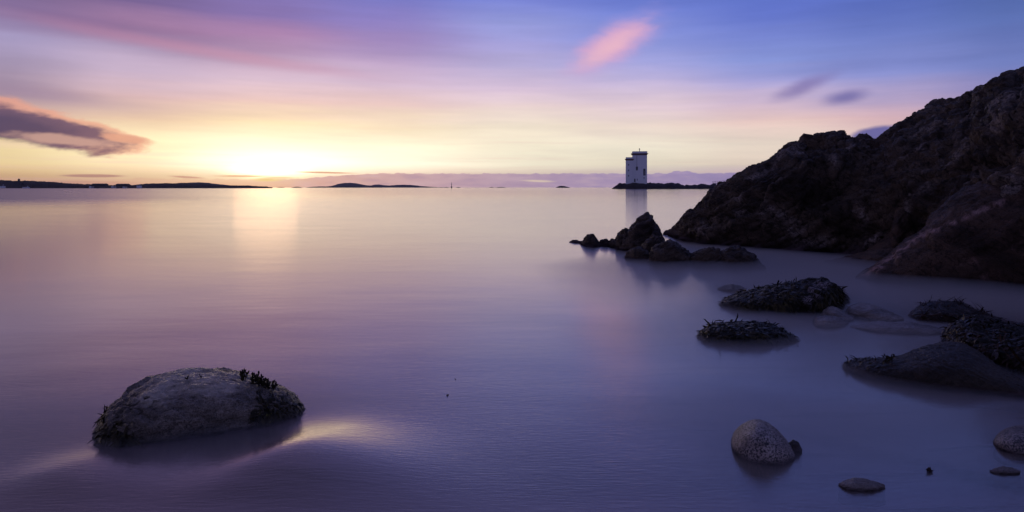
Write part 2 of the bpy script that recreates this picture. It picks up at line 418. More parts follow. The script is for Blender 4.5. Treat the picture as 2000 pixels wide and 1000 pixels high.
M_pale = rock_mat("pale_sea_stone", (0.17, 0.145, 0.14, 1), (0.31, 0.265, 0.26, 1), (0.44, 0.39, 0.38, 1), 8.0, ang=8, film=0.008, bump=0.015, rough=0.4)
M_boulder = rock_mat("pale_banded_gneiss", (0.09, 0.07, 0.055, 1), (0.23, 0.18, 0.145, 1), (0.40, 0.32, 0.26, 1), 5.0, ang=10, film=0.016, bump=0.06, rough=0.30, patch=(0.45, 0.7), spec=0.6, top_glow=(0.12, 0.10, (0.75, 0.63, 0.50, 1)))
M_granite = rock_mat("speckled_granite", (0.24, 0.19, 0.185, 1), (0.42, 0.34, 0.33, 1), (0.56, 0.48, 0.46, 1), 12.0, ang=20, film=0.012, bump=0.008, rough=0.42, speck=240.0, spec=0.5, top_glow=(0.065, 0.06, (0.52, 0.45, 0.45, 1)))

def weed_mat(name, c1, c2, tip, film=0.03):
    m, gg, out = new_mat(name)
    geo = gg.n.new('ShaderNodeNewGeometry'); pos = geo.outputs['Position']
    n = gg.noise(pos, 18.0, 3.0, 0.6); n2 = gg.noise(pos, 60.0, 2.0, 0.6)
    col = gg.mix(gg.mr(n, 0.35, 0.65), c1, c2)
    col = gg.mix(gg.mr(n2, 0.62, 0.74, 0.0, 0.8), col, tip)
    surf = principled(gg, col, 0.4, None, 0.22)
    z = gg.sep(pos)[2]
    zz = gg.math('MULTIPLY_ADD', gg.math('SUBTRACT', gg.noise(pos, 6.0, 2.0, 0.5), 0.5), -film * 0.5, z)
    wd = gg.n.new('ShaderNodeBsdfDiffuse'); wd.inputs[0].default_value = BODY; wd.inputs['Normal'].default_value = (0, 0, 1); gg.link(gg.comb(0.0, 0.0, 1.0), wd.inputs['Normal']); wet = wd.outputs[0]
    mx = gg.n.new('ShaderNodeMixShader'); gg.link(gg.mr(zz, -0.01, film * 0.6, 0.9, 0.0), mx.inputs[0]); gg.l.new(surf, mx.inputs[1]); gg.l.new(wet, mx.inputs[2])
    gg.l.new(mx.outputs[0], out.inputs[0])
    return m
M_weed = weed_mat("brown_wrack", (0.010, 0.008, 0.004, 1), (0.050, 0.036, 0.011, 1), (0.16, 0.15, 0.03, 1))
M_redweed = weed_mat("red_brown_wrack", (0.012, 0.007, 0.005, 1), (0.050, 0.024, 0.013, 1), (0.12, 0.07, 0.03, 1))

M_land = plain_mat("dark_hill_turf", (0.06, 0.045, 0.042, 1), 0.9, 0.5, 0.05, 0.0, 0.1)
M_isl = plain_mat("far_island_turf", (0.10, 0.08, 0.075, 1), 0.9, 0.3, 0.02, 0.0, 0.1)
M_islet = plain_mat("islet_rock", (0.030, 0.025, 0.028, 1), 0.8, 0.4, 0.8, 0.0, 0.2)
M_white = plain_mat("weathered_limewash", (0.78, 0.78, 0.80, 1), 0.75, 0.05, 0.9, 0.0, 0.3)
M_band = plain_mat("oxblood_painted_stone", (0.16, 0.085, 0.085, 1), 0.7, 0.1, 1.0)
M_dark = plain_mat("dark_opening", (0.02, 0.02, 0.03, 1), 0.3, 0.1, 1.0)
M_reveal = plain_mat("grey_blind", (0.16, 0.16, 0.17, 1), 0.6, 0.1, 1.0)
M_iron = plain_mat("grey_iron", (0.10, 0.10, 0.12, 1), 0.5, 0.1, 2.0)
M_roof = plain_mat("dark_slate_roof", (0.05, 0.045, 0.05, 1), 0.7, 0.2, 0.4)
M_tower = plain_mat("dark_memorial_stone", (0.05, 0.04, 0.045, 1), 0.8, 0.2, 0.5)
M_wood = plain_mat("dark_far_trees", (0.020, 0.020, 0.016, 1), 0.95, 0.4, 0.1, 0.0, 0.05)

# ---------------------------------------------------------------- water surface height and seabed
def seabed_z(x, y):
    # slopes from the wet sand under the camera down to the bay, shallower towards the rocks on the right
    d = 0.015 + 0.05 * np.maximum(y - 1.2, 0) * np.clip(1.25 - 0.28 * x, 0.30, 2.2)
    d = d + 0.02 * fbm(np.stack([x * 0.8, y * 0.8, 0 * x], -1), 3)
    return -np.clip(d, 0.02, 12.0)
def swell(x, y):
    """gentle run of water over the sand, left foreground; long low undulations elsewhere"""
    def ridge(cx, cy, L1, W1, ang, amp):
        c, s = math.cos(R(ang)), math.sin(R(ang))
        u = (x - cx) * c + (y - cy) * s; v = -(x - cx) * s + (y - cy) * c
        return amp * np.exp(-(u / L1) ** 2) * np.exp(-(v / W1) ** 2)
    def bore(cx, cy, L1, back, front, ang, amp):
        c, s = math.cos(R(ang)), math.sin(R(ang))
        u = (x - cx) * c + (y - cy) * s; v = -(x - cx) * s + (y - cy) * c
        return amp * np.exp(-(u / L1) ** 2) * np.exp(-(v / np.where(v > 0, back, front)) ** 2)
    z = bore(-0.70, 2.20, 0.27, 0.20, 0.40, 60, 0.046) + bore(-1.38, 2.12, 0.18, 0.15, 0.3, 52, 0.015)
    near = np.exp(-np.maximum(y - 2.0, 0) / 5.0)
    q = np.stack([x * 0.55 + y * 0.25, y * 0.75 - x * 0.18, 0 * x + 2.0], -1)
    z = z + 0.0045 * near * fbm(q, 3, 0.45)
    return z
def axis(lo, hi, step, far, n):
    a = np.arange(lo, hi + 1e-9, step)
    e = np.geomspace(step * 1.5, far, n)
    return np.concatenate([(lo - e)[::-1], a, hi + e])
xs = axis(-4.0, 8.0, 0.035, 12000, 60); ys = axis(0.8, 12.0, 0.035, 12000, 70)
X, Y = np.meshgrid(xs, ys, indexing='ij')
Zb = seabed_z(X, Y)
far = (np.abs(X) > 60) | (Y > 80) | (Y < -10)
Zb = np.where(far, -12.0, Zb)
Zw = swell(X, Y) * (~far)
depth = Zw - Zb
clarity = np.exp(-np.clip(depth, 0, 3) / 0.17) * 0.85
fade = np.clip((X - 0.1 + 0.12 * (Y - 2)) / 0.9, 0.0, 1.0)
clarity = clarity * fade
def seg_d(pts):
    best = np.full(X.shape, 9.0)
    w = [(( p[0] - 1000) / F * (H * F / (p[1] - HY)), H * F / (p[1] - HY)) for p in pts]
    for (ax, ay), (bx, by) in zip(w[:-1], w[1:]):
        dx_, dy_ = bx - ax, by - ay; t = np.clip(((X - ax) * dx_ + (Y - ay) * dy_) / (dx_ * dx_ + dy_ * dy_), 0, 1)
        best = np.minimum(best, np.hypot(X - ax - t * dx_, Y - ay - t * dy_))
    return best
nz = fbm(np.stack([X * 6 + Y * 2, Y * 9, 0 * X], -1), 3)
drift_a = np.exp(-(seg_d([(1500, 790), (1640, 835), (1760, 862), (2040, 935)]) / (0.045 * np.clip(0.4 + X * 0.8, 0.4, 1.8))) ** 2)
drift_b = np.exp(-(seg_d([(1385, 825), (1400, 870), (1440, 915), (1500, 940), (1600, 958)]) / 0.045) ** 2)
drift_c = np.exp(-(seg_d([(1300, 730), (1420, 765), (1560, 790)]) / 0.04) ** 2) * 0.5
weedy = np.clip((drift_a + drift_b + drift_c) * (1.1 + 1.2 * nz), 0, 1)
water = mesh("water", np.stack([X, Y, Zw], -1).reshape(-1, 3), grid_faces(len(xs), len(ys)), None)
at = water.data.attributes.new("clarity", 'FLOAT', 'POINT'); at.data.foreach_set('value', clarity.reshape(-1).astype(np.float32))
at = water.data.attributes.new("drift", 'FLOAT', 'POINT'); at.data.foreach_set('value', weedy.reshape(-1).astype(np.float32))
tag(water, "smooth long-exposure sea reflecting the violet and gold dawn sky", None, None, "structure")

m, gg, out = new_mat("calm_sea")
geo = gg.n.new('ShaderNodeNewGeometry'); pos = geo.outputs['Position']
px_, py_, pz_ = gg.sep(pos)
dist = gg.vmath('LENGTH', pos); 
ln = gg.n.new('ShaderNodeVectorMath'); ln.operation = 'LENGTH'; gg.link(pos, ln.inputs[0]); dist = ln.outputs['Value']
# wind streaks across the bay, finer ones near the beach
mpA = gg.n.new('ShaderNodeMapping'); gg.link(pos, mpA.inputs[0]); mpA.inputs['Rotation'].default_value = (0, 0, R(-24)); mpA.inputs['Scale'].default_value = (2.2, 9.0, 1.0)
mpB = gg.n.new('ShaderNodeMapping'); gg.link(pos, mpB.inputs[0]); mpB.inputs['Rotation'].default_value = (0, 0, R(-6)); mpB.inputs['Scale'].default_value = (0.35, 1.1, 1.0)
mpC = gg.n.new('ShaderNodeMapping'); gg.link(pos, mpC.inputs[0]); mpC.inputs['Rotation'].default_value = (0, 0, R(-60)); mpC.inputs['Scale'].default_value = (14.0, 90.0, 1.0)
nA = gg.noise(mpA.outputs[0], 1.0, 5.0, 0.6); nB = gg.noise(mpB.outputs[0], 1.0, 5.0, 0.6); nC = gg.noise(mpC.outputs[0], 1.0, 3.0, 0.6)
bA = gg.bump(nA, 0.07, 0.008)
bB = gg.bump(nB, 0.04, 0.04, bA)
nf = gg.bump(gg.math('MULTIPLY', nC, gg.mr(dist, 2.0, 6.0, 1.0, 0.0)), 0.28, 0.003, bB)
ruffled = gg.math('MULTIPLY', gg.mr(dist, 30.0, 70.0), gg.mr(gg.math('DIVIDE', px_, py_), -0.25, -0.8, 0.0, 1.0))
calm = gg.math('MULTIPLY_ADD', nB, 0.07, gg.math('SUBTRACT', gg.mr(dist, 8.0, 90.0, 0.10, 0.05), gg.mr(dist, 5.0, 2.6, 0.0, 0.03)))
rough = gg.math('MULTIPLY_ADD', ruffled, 0.22, calm)
lw = gg.n.new('ShaderNodeLayerWeight'); lw.inputs[0].default_value = 0.5; gg.link(nf, lw.inputs['Normal'])
refl = gg.math('MULTIPLY_ADD', gg.math('POWER', lw.outputs['Facing'], 2.3), 0.97, 0.03)
gl = gg.n.new('ShaderNodeBsdfGlossy'); gg.link(rough, gl.inputs['Roughness']); gg.link(nf, gl.inputs['Normal']); gl.inputs[0].default_value = (1.0, 0.93, 0.85, 1)
g2 = gg.n.new('ShaderNodeBsdfGlossy'); gg.link(gg.math('ADD', rough, 0.12), g2.inputs['Roughness']); g2.inputs['Anisotropy'].default_value = 0.58; gg.link(gg.comb(1.0, 0.0, 0.0), g2.inputs['Tangent']); gg.link(nf, g2.inputs['Normal']); g2.inputs[0].default_value = (1.0, 0.93, 0.85, 1)
gm = gg.n.new('ShaderNodeMixShader'); gg.link(gg.mr(dist, 15.0, 80.0, 0.38, 0.10), gm.inputs[0]); gg.l.new(gl.outputs[0], gm.inputs[1]); gg.l.new(g2.outputs[0], gm.inputs[2])
mpS = gg.n.new('ShaderNodeMapping'); gg.link(pos, mpS.inputs[0]); mpS.inputs['Rotation'].default_value = (0, 0, R(-24)); mpS.inputs['Scale'].default_value = (0.55, 2.0, 1.0)
nS = gg.mr(gg.noise(mpS.outputs[0], 1.0, 5.0, 0.55, 0.8), 0.32, 0.68, 0.0, 1.0)
bodyc = gg.mix(nS, tuple(x * 0.55 for x in BODY[:3]) + (1,), tuple(x * 1.6 for x in BODY[:3]) + (1,))
bodyc = gg.mix(gg.math('MULTIPLY', gg.attr('drift'), 0.7), bodyc, (0.03, 0.022, 0.02, 1))
df = gg.n.new('ShaderNodeBsdfDiffuse'); gg.link(bodyc, df.inputs[0])
tr = gg.n.new('ShaderNodeBsdfTransparent'); tr.inputs[0].default_value = (0.80, 0.80, 0.9, 1)
mb = gg.n.new('ShaderNodeMixShader'); gg.link(gg.attr('clarity'), mb.inputs[0]); gg.l.new(df.outputs[0], mb.inputs[1]); gg.l.new(tr.outputs[0], mb.inputs[2])
ms = gg.n.new('ShaderNodeMixShader'); gg.link(gg.math('MULTIPLY', refl, gg.math('MULTIPLY_ADD', ruffled, -0.3, 1.0)), ms.inputs[0]); gg.l.new(mb.outputs[0], ms.inputs[1]); gg.l.new(gm.outputs[0], ms.inputs[2])
gg.l.new(ms.outputs[0], out.inputs[0])
water.data.materials.append(m)

m, gg, out = new_mat("pale_wet_sand")
geo = gg.n.new('ShaderNodeNewGeometry'); pos = geo.outputs['Position']
mpD = gg.n.new('ShaderNodeMapping'); gg.link(pos, mpD.inputs[0]); mpD.inputs['Rotation'].default_value = (0, 0, R(27)); mpD.inputs['Scale'].default_value = (1.0, 5.0, 1.0)
nD = gg.noise(mpD.outputs[0], 1.3, 5.0, 0.6, 0.5)
col = gg.mix(gg.mr(nD, 0.52, 0.68), (0.52, 0.45, 0.44, 1), (0.10, 0.08, 0.07, 1))
col = gg.mix(gg.attr('drift'), col, (0.018, 0.014, 0.012, 1))
gg.l.new(principled(gg, col, 0.7), out.inputs[0])
M_sand = m
bed = mesh("seabed", np.stack([X, Y, Zb], -1).reshape(-1, 3)[:], grid_faces(len(xs), len(ys)), M_sand)
at = bed.data.attributes.new("drift", 'FLOAT', 'POINT'); at.data.foreach_set('value', weedy.reshape(-1).astype(np.float32))
tag(bed, "pale sand with drifted dark weed under the shallow water", None, None, "structure")

# ---------------------------------------------------------------- lofted rocks
def loft(name, st, T, mat, label=None, cat='rock', group=None, kind=None, nu=90, nv=60, amp=0.08, nsc=1.0, power=0.75, ridge=0.5,
         ang=-25.0, strat=1.0, ridged=0.5, sink=0.12, seed=0.0, parent=None, oct=5, taper=0.35, lay=0.35, lump=0.0, micro=(9.0, 0.006), sm=0.0, ledge=None, mani=(0.45, 0.8, 1.7)):
    """st: (px, row of the crest, row of the foot). Foot rows give true distances on the water, crest rows the height
    at the crest's own distance; T is the thickness front to back in metres."""
    st = np.array(st, float)
    u = np.linspace(0, 1, nu)
    L_ = np.concatenate([[0], np.cumsum(np.abs(np.diff(st[:, 0])) + 0.4 * np.abs(np.diff(st[:, 1])))]); L_ /= L_[-1]
    px = np.interp(u, L_, st[:, 0]); top = np.interp(u, L_, st[:, 1]); base = np.interp(u, L_, st[:, 2])
    if sm:
        kn = max(3, int(nu * sm)) | 1; w = np.hanning(kn + 2)[1:-1]; w /= w.sum()
        def smo(a): return np.convolve(np.concatenate([2 * a[0] - a[kn // 2:0:-1], a, 2 * a[-1] - a[-2:-kn // 2 - 1:-1]]), w, 'valid')
        px, top, base = smo(px), smo(top), smo(base)
    df = H * F / (base - HY)
    if np.ndim(T) == 0:
        e = np.clip(np.minimum(u, 1 - u) / taper, 0, 1); Tk = T * np.sqrt(np.clip(1 - (1 - e) ** 2, 0.03, 1))
    else:
        tt = np.array(T, float); Tk = np.interp(px, tt[:, 0], tt[:, 1])
    lim = top + 0.30 * (base - top)
    Tmax = np.where(lim > HY + 2, H * F / np.maximum(lim - HY, 2.0) - df, 99.0)
    Tk = np.minimum(Tk, np.maximum(Tmax, 0.01))
    dr = df + Tk * ridge
    zr = np.maximum(H + (HY - top) / F * dr, 0.004)
    th = np.linspace(-0.16 * pi, 1.08 * pi, nv)
    P = np.zeros((nu, nv, 3))
    for it in range(5):
        for j, t in enumerate(th):
            c = math.cos(t); s = math.sin(t)
            d = np.where(c >= 0, dr - (dr - df) * abs(c) ** 0.9, dr + Tk * (1 - ridge) * abs(c) ** 0.9)
            if s >= 0: z = zr * s ** power
            else: z = -sink * (-s / math.sin(0.16 * pi)) * np.ones_like(zr)
            P[:, j, 0] = (px - 1000.0) / F * d; P[:, j, 1] = d; P[:, j, 2] = z
        seen = (HY + F * (H - P[..., 2]) / P[..., 1]).min(axis=1)      # crest as it shows over the rounded back
        zr = np.maximum(zr + (seen - top) / F * dr, 0.003)
    size = max(float(zr.max()), 0.02)
    N = gridnormals(P)
    ctr = P.reshape(-1, 3).mean(0)
    if ((P - ctr) * N).sum() < 0: N = -N
    a = R(ang)
    q = P.copy() + seed
    qx = q[..., 0] * math.cos(a) + q[..., 2] * math.sin(a); qz = -q[..., 0] * math.sin(a) + q[..., 2] * math.cos(a)
    k = nsc / size
    Q = np.stack([qx * k * 0.45 / strat, q[..., 1] * k * 0.8, qz * k * 1.6 * strat], -1)
    n = (1 - ridged) * fbm(Q, oct, 0.55) + ridged * 0.6 * fbm(Q * 0.8 + 31.0, oct, 0.55, True)
    Ql = np.stack([qx * k * 0.22, q[..., 1] * k * 0.5, qz * k * 2.6], -1) + 7.7
    n = n + lay * fbm(Ql + 0.35 * pn(Q)[..., None], 4, 0.6, True)
    if lump: n = n + lump * np.abs(pn(q * 2.6 / size + 5.5)) * 2.0
    n = n - n.mean()
    Pd = P + N * (n * amp * size)[..., None] * (0.3 + 0.7 * np.clip(zr / size, 0, 1))[:, None, None]
    if ledge:   # tilted beds of rock: each bed ends in a broken step
        kf, la = ledge
        t = qz * kf + 0.9 * pn(np.stack([qx * kf * 0.35, q[..., 1] * kf * 0.35, qz * kf * 0.6], -1)) + 0.25 * fbm(q * kf * 1.3, 3)
        fr_ = t - np.floor(t); cell = np.floor(t)
        st_ = np.clip(fr_ / 0.82, 0, 1) - np.clip((fr_ - 0.82) / 0.18, 0, 1)
        brk = np.clip(0.55 + 1.6 * pn(np.stack([qx * kf * 0.6, q[..., 1] * kf * 0.6, cell * 3.7], -1)), 0, 1.4)
        Pd = Pd + N * ((st_ - 0.5) * brk * la * (0.25 + 0.75 * np.clip(zr / size, 0, 1))[:, None])[..., None]
    mq = np.stack([qx * mani[0], q[..., 1] * mani[1], qz * mani[2]], -1) * micro[0]
    mn = fbm(mq + 0.6 * pn(mq * 0.5)[..., None], 4, 0.6, True) * 0.7 + fbm(q * micro[0] * 2.3, 3, 0.6) * 0.5
    Pd = Pd + gridnormals(Pd) * np.sign((gridnormals(Pd) * N).sum(-1, keepdims=True)) * (mn * micro[1])[..., None]
    f = grid_faces(nu, nv)
    v = Pd.reshape(-1, 3)
    o = mesh(name, v, f, mat, parent)
    if not kind or kind != 'structure': pass
    tag(o, label, cat if parent is None and kind is None else None, group, kind)
    return o, Pd, N

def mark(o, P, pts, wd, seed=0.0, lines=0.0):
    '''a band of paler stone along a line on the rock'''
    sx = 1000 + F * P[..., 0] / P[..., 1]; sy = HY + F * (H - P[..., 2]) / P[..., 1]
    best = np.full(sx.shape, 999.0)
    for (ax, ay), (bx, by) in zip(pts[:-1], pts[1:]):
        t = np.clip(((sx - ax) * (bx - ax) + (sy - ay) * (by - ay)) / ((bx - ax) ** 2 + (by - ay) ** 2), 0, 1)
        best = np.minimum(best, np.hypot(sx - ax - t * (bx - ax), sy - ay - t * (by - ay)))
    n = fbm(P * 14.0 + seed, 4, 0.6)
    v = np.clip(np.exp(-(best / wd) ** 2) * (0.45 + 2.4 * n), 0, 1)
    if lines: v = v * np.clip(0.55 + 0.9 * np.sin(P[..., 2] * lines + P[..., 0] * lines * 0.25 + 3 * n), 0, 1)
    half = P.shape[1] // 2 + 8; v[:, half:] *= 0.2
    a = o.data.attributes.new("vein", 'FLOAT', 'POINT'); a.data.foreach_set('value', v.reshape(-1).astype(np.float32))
# the headland
cliff_st = [(1303,457,458),(1315,449,462),(1325,440,466),(1338,430,469),(1346,414,472),(1355,410,474),(1366,400,476),(1385,384,479),(1402,366,481),(1420,358,482),
 (1440,346,484),(1462,338,486),(1480,330,488),(1500,320,489),(1522,305,490),(1540,291,491),(1558,286,492),(1575,283,492),(1577,287,492),(1600,277,493),(1618,274,494),(1630,266,495),(1640,264,495),(1650,270,496),(1656,267,496),(1668,273,497),
 (1685,274,499),(1700,277,500),(1718,278,502),(1728,268,503),(1740,258,505),(1760,246,507),(1784,241,510),(1800,230,512),(1830,214,517),(1850,212,520),(1872,205,524),
 (1884,204,527),(1896,203,530),(1905,193,533),(1915,183,536),(1935,170,540),(1950,164,545),(1965,160,549),(1975,156,552),(1988,160,556),(2000,161,560),(2060,120,570),(2150,60,575),(2300,0,580),(2500,20,580),(2700,150,570),(2800,300,560)]
cl, cP, cN = loft("cliff", cliff_st, [(1300,0.3),(1400,2.0),(1550,4.5),(1700,7.0),(2000,10.0),(2800,10.0)], M_cliff,
    "dark craggy headland sloping down into the sea beside the foreground boulders", kind='structure', nu=1100, nv=400, amp=0.028, nsc=7.0, lay=1.6, ledge=(1.9, 0.34), mani=(0.3, 0.5, 2.2), power=0.85, ridge=0.55, ang=34.0, strat=1.15, ridged=0.75, sink=0.4, oct=8, seed=3.3, micro=(4.2, 0.080))

out_st = [(1672,541,543),(1690,533,546),(1700,526,549),(1716,514,552),(1745,497,553),(1755,484,554),(1775,468,554),(1800,452,555),(1812,441,555),(1825,418,556),(1840,403,556),
 (1860,385,557),(1885,371,558),(1930,352,560),(2000,336,566),(2100,300,580),(2250,280,590),(2400,340,590),(2500,450,580)]
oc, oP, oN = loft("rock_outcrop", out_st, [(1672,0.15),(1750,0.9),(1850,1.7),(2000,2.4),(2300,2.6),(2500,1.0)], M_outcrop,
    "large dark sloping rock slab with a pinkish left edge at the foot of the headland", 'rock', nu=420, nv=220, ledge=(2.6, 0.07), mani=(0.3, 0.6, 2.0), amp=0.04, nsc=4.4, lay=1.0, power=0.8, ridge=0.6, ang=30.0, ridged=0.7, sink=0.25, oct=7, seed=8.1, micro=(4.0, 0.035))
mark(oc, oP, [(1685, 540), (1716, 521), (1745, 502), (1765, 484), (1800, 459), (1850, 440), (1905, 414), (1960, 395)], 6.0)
loft("rock_outcrop", [(1683,503,508),(1698,484,510),(1725,468,512),(1740,456,512),(1744,432,512),(1753,410,512),(1766,399,511),(1784,394,510),(1800,402,508),(1820,428,506),(1845,452,505)],
    0.9, M_warm, "brown knobbly rock between the headland and the pink-edged slab", 'rock', nu=160, nv=110, amp=0.12, nsc=2.4, power=0.7, ang=35.0, ridged=0.7, sink=0.2, oct=6, seed=1.7)
loft("rock_ledge", [(1610,510,512),(1640,505,515),(1672,496,517),(1700,489,520),(1740,486,522),(1775,490,526),(1800,500,531)], 0.7, M_warm,
    "low brown ledge running into the water at the foot of the headland", 'rock', nu=140, nv=70, amp=0.25, nsc=2.0, power=0.6, ang=20.0, ridged=0.8, sink=0.15, oct=6, seed=4.4)

# group of boulders standing in the water
GB = "dark boulders standing in the water off the headland"
for nm, st, T, lab, sd, am in [
  ("boulder", [(1113,473,474),(1122,469,475),(1132,470,476),(1140,473.5,475)], 0.25, "lowest flat dark stone at the seaward end of the boulder row", 0.3, 0.25),
  ("boulder", [(1134,476,478),(1142,466,481),(1150,462,482),(1158,461,483),(1165,467,483),(1172,480,482)], 0.4, "small pointed boulder second from the seaward end of the row", 1.3, 0.2),
  ("boulder", [(1168,477,479),(1176,471,481),(1184,470,482),(1193,477,481)], 0.3, "tiny dark stone between the small pointed boulder and the tall peaked one", 2.3, 0.2),
  ("boulder", [(1187,477,481),(1196,469,484),(1208,469,486),(1222,476,488),(1228,486,488)], 0.4, "low dark stone against the seaward foot of the tall peaked boulder", 3.3, 0.2),
  ("boulder", [(1203,484,485),(1206,462,487),(1212,450,488),(1221,446,489),(1230,449,489),(1240,462,490),(1250,486,490)], 0.55, "rounded shoulder boulder leaning on the seaward side of the tall peaked one", 4.3, 0.12),
  ("boulder", [(1212,486,489),(1220,466,490),(1228,453,491),(1238,438,492),(1246,427,492),(1254,423,492),(1264,418,492),(1272,421,492),(1277,432,492),(1283,443,491),(1290,454,490),(1295,468,488),(1302,480,486)], 0.8, "tall dark boulder with a rounded peak, highest of the group in the water", 5.3, 0.11),
  ("boulder", [(1244,493,498),(1256,481,503),(1266,468,505),(1276,460,506),(1287,463,506),(1298,473,505),(1306,488,502),(1312,497,499)], 0.5, "narrow boulder wedged between the tall peak and the domed boulder", 6.3, 0.12),
  ("boulder", [(1221,503,506),(1227,492,509),(1238,486,511),(1252,486,512),(1264,491,513),(1273,500,513),(1280,509,511)], 0.42, "low round boulder at the front below the tall peaked one", 7.3, 0.1),
  ("boulder", [(1268,510,514),(1274,491,518),(1284,480,520),(1298,474,521),(1312,472,521),(1326,478,521),(1338,488,521),(1348,497,520),(1356,508,518)], 0.6, "smooth domed boulder in front of the tall peaked one", 8.3, 0.10),
  ("boulder", [(1346,504,518),(1354,494,521),(1368,489,523),(1385,487,524),(1402,489,524),(1414,496,524),(1422,510,522)], 0.5, "low weedy boulder between the domed one and the hump-backed one", 9.3, 0.16),
  ("boulder", [(1400,502,521),(1410,494,524),(1418,488,526),(1430,484,527),(1442,483,527),(1456,489,527),(1468,498,527),(1478,508,527),(1488,518,527),(1496,525,527)], 0.65, "hump-backed boulder sloping down nearest the headland", 10.3, 0.13)]:
    loft(nm, st, T, M_mid, lab, 'boulder', GB, nu=110, nv=90, amp=am, nsc=2.6, power=0.8, lay=0.8, ledge=(5.0, 0.045), ang=20.0, ridged=0.6, sink=0.1, oct=6, seed=sd, micro=(8.0, 0.028))

# ---------------------------------------------------------------- seaweed
def frond(vs, fs, p, d, n, length, width, rng, curl=0.6, fork=True, seg=4):
    """flat forked blade starting at p along d, lying over surface normal n"""
    d = np.array(d, float); n = np.array(n, float)
    side = np.cross(d, n); side /= (np.linalg.norm(side) + 1e-9)
    b = len(vs); pt = np.array(p, float)
    dd = d.copy()
    w0 = width
    for k in range(seg + 1):
        t = k / seg
        w = w0 * (0.55 + 0.6 * math.sin(pi * min(t * 0.9 + 0.1, 1))) * (1 if k < seg else 0.35)
        wob = side * w * 0.5
        vs.append(tuple(pt - wob)); vs.append(tuple(pt + wob))
        dd = dd + np.array([rng.uniform(-.35, .35), rng.uniform(-.35, .35), rng.uniform(-.2, .15) - curl * 0.5]) ; dd /= np.linalg.norm(dd)
        pt = pt + dd * length / seg
        if fork and k == 2 and rng.random() < 0.7:
            frond(vs_extra, fs_extra, pt, dd + side * rng.choice([-0.8, 0.8]), n, length * 0.5, width * 0.8, rng, curl, False, 3) if False else None
    for k in range(seg):
        a = b + 2 * k
        fs.append((a, a + 1, a + 3, a + 2))
def weed_on(P, N, parent, mat, count, length, width, region=None, rng=None, up=0.5, curl=0.8, zmin=0.0, name="seaweed", label=None, gaps=None):
    rng = rng or random.Random(5)
    vs, fs = [], []
    nu, nv = P.shape[:2]
    n_done = 0; tries = 0
    while n_done < count and tries < count * 30:
        tries += 1
        i = rng.randrange(2, nu - 2); j = rng.randrange(4, nv - 3)
        p = P[i, j]; nn = N[i, j]
        if p[2] < zmin: continue
        if region is not None:
            sx = 1000 + F * p[0] / p[1]; sy = HY + F * (H - p[2]) / p[1]
            if rng.random() > region(sx, sy, i / nu, j / nv): continue
        upk = up if rng.random() < 0.9 else 0.8
        if gaps and pn(p * 9.0 + 3.3) < gaps: continue
        t = np.array([rng.uniform(-1, 1), rng.uniform(-1, 0.6), rng.uniform(-1.0, 0.2)])
        t -= nn * t.dot(nn); t /= np.linalg.norm(t) + 1e-9
        d = t * (1 - 0.3 * upk) + nn * upk * rng.uniform(0.3, 1.0); d /= np.linalg.norm(d)
        for r in range(2):
            dd = d + np.array([rng.uniform(-.4, .4), rng.uniform(-.4, .4), rng.uniform(-.3, .3)]); dd /= np.linalg.norm(dd)
            lk = 2.2 if rng.random() < 0.12 else 1.0
            if lk > 1: dd = dd - nn * dd.dot(nn); dd /= np.linalg.norm(dd)
            frond(vs, fs, p - nn * 0.002, dd, nn, lk * length * rng.uniform(0.4, 1.3) * (0.6 if upk > up else 1.0), width * rng.uniform(0.6, 1.5), rng, curl * rng.uniform(0.3, 1.6))
        n_done += 1
    o = mesh(name, vs, fs, mat, parent, smooth=True)
    o['kind'] = 'stuff'
    if label: o['label'] = label
    return o
def tuft(name, base, parent, mat, count, height, spread, seed=1, blade=0.012, lean=(0, 0)):
    """upright bushy wrack: branching stalks with paddle-like tips"""
    rng = random.Random(seed); mb = MB()
    for k in range(count):
        b = np.array(base, float) + np.array([rng.uniform(-spread, spread), rng.uniform(-spread, spread) * 0.6, rng.uniform(-0.01, 0.0)])
        d = np.array([rng.uniform(-.5, .5) + lean[0], rng.uniform(-.5, .5) + lean[1], 1.0]); d /= np.linalg.norm(d)
        h = height * rng.uniform(0.5, 1.1)
        p = b
        for sgm in range(3):
            q = p + d * h / 3
            mb.tube(p, q, 0.0022, 0.0016, 4)
            if rng.random() < 0.9:
                e = d + np.array([rng.uniform(-.9, .9), rng.uniform(-.9, .9), rng.uniform(-.2, .5)]); e /= np.linalg.norm(e)
                tip = q + e * blade * rng.uniform(0.8, 1.8)
                mb.tube(q, q + (tip - q) * 0.6, 0.0015, blade * 0.32, 5); mb.tube(q + (tip - q) * 0.6, tip, blade * 0.32, blade * 0.12, 5)
            d = d + np.array([rng.uniform(-.3, .3), rng.uniform(-.3, .3), 0]); d /= np.linalg.norm(d); p = q
        mb.tube(p, p + d * blade, 0.002, blade * 0.35, 5); mb.tube(p + d * blade, p + d * blade * 1.6, blade * 0.35, blade * 0.12, 5)
    return mb.build(name, mat, parent, True)

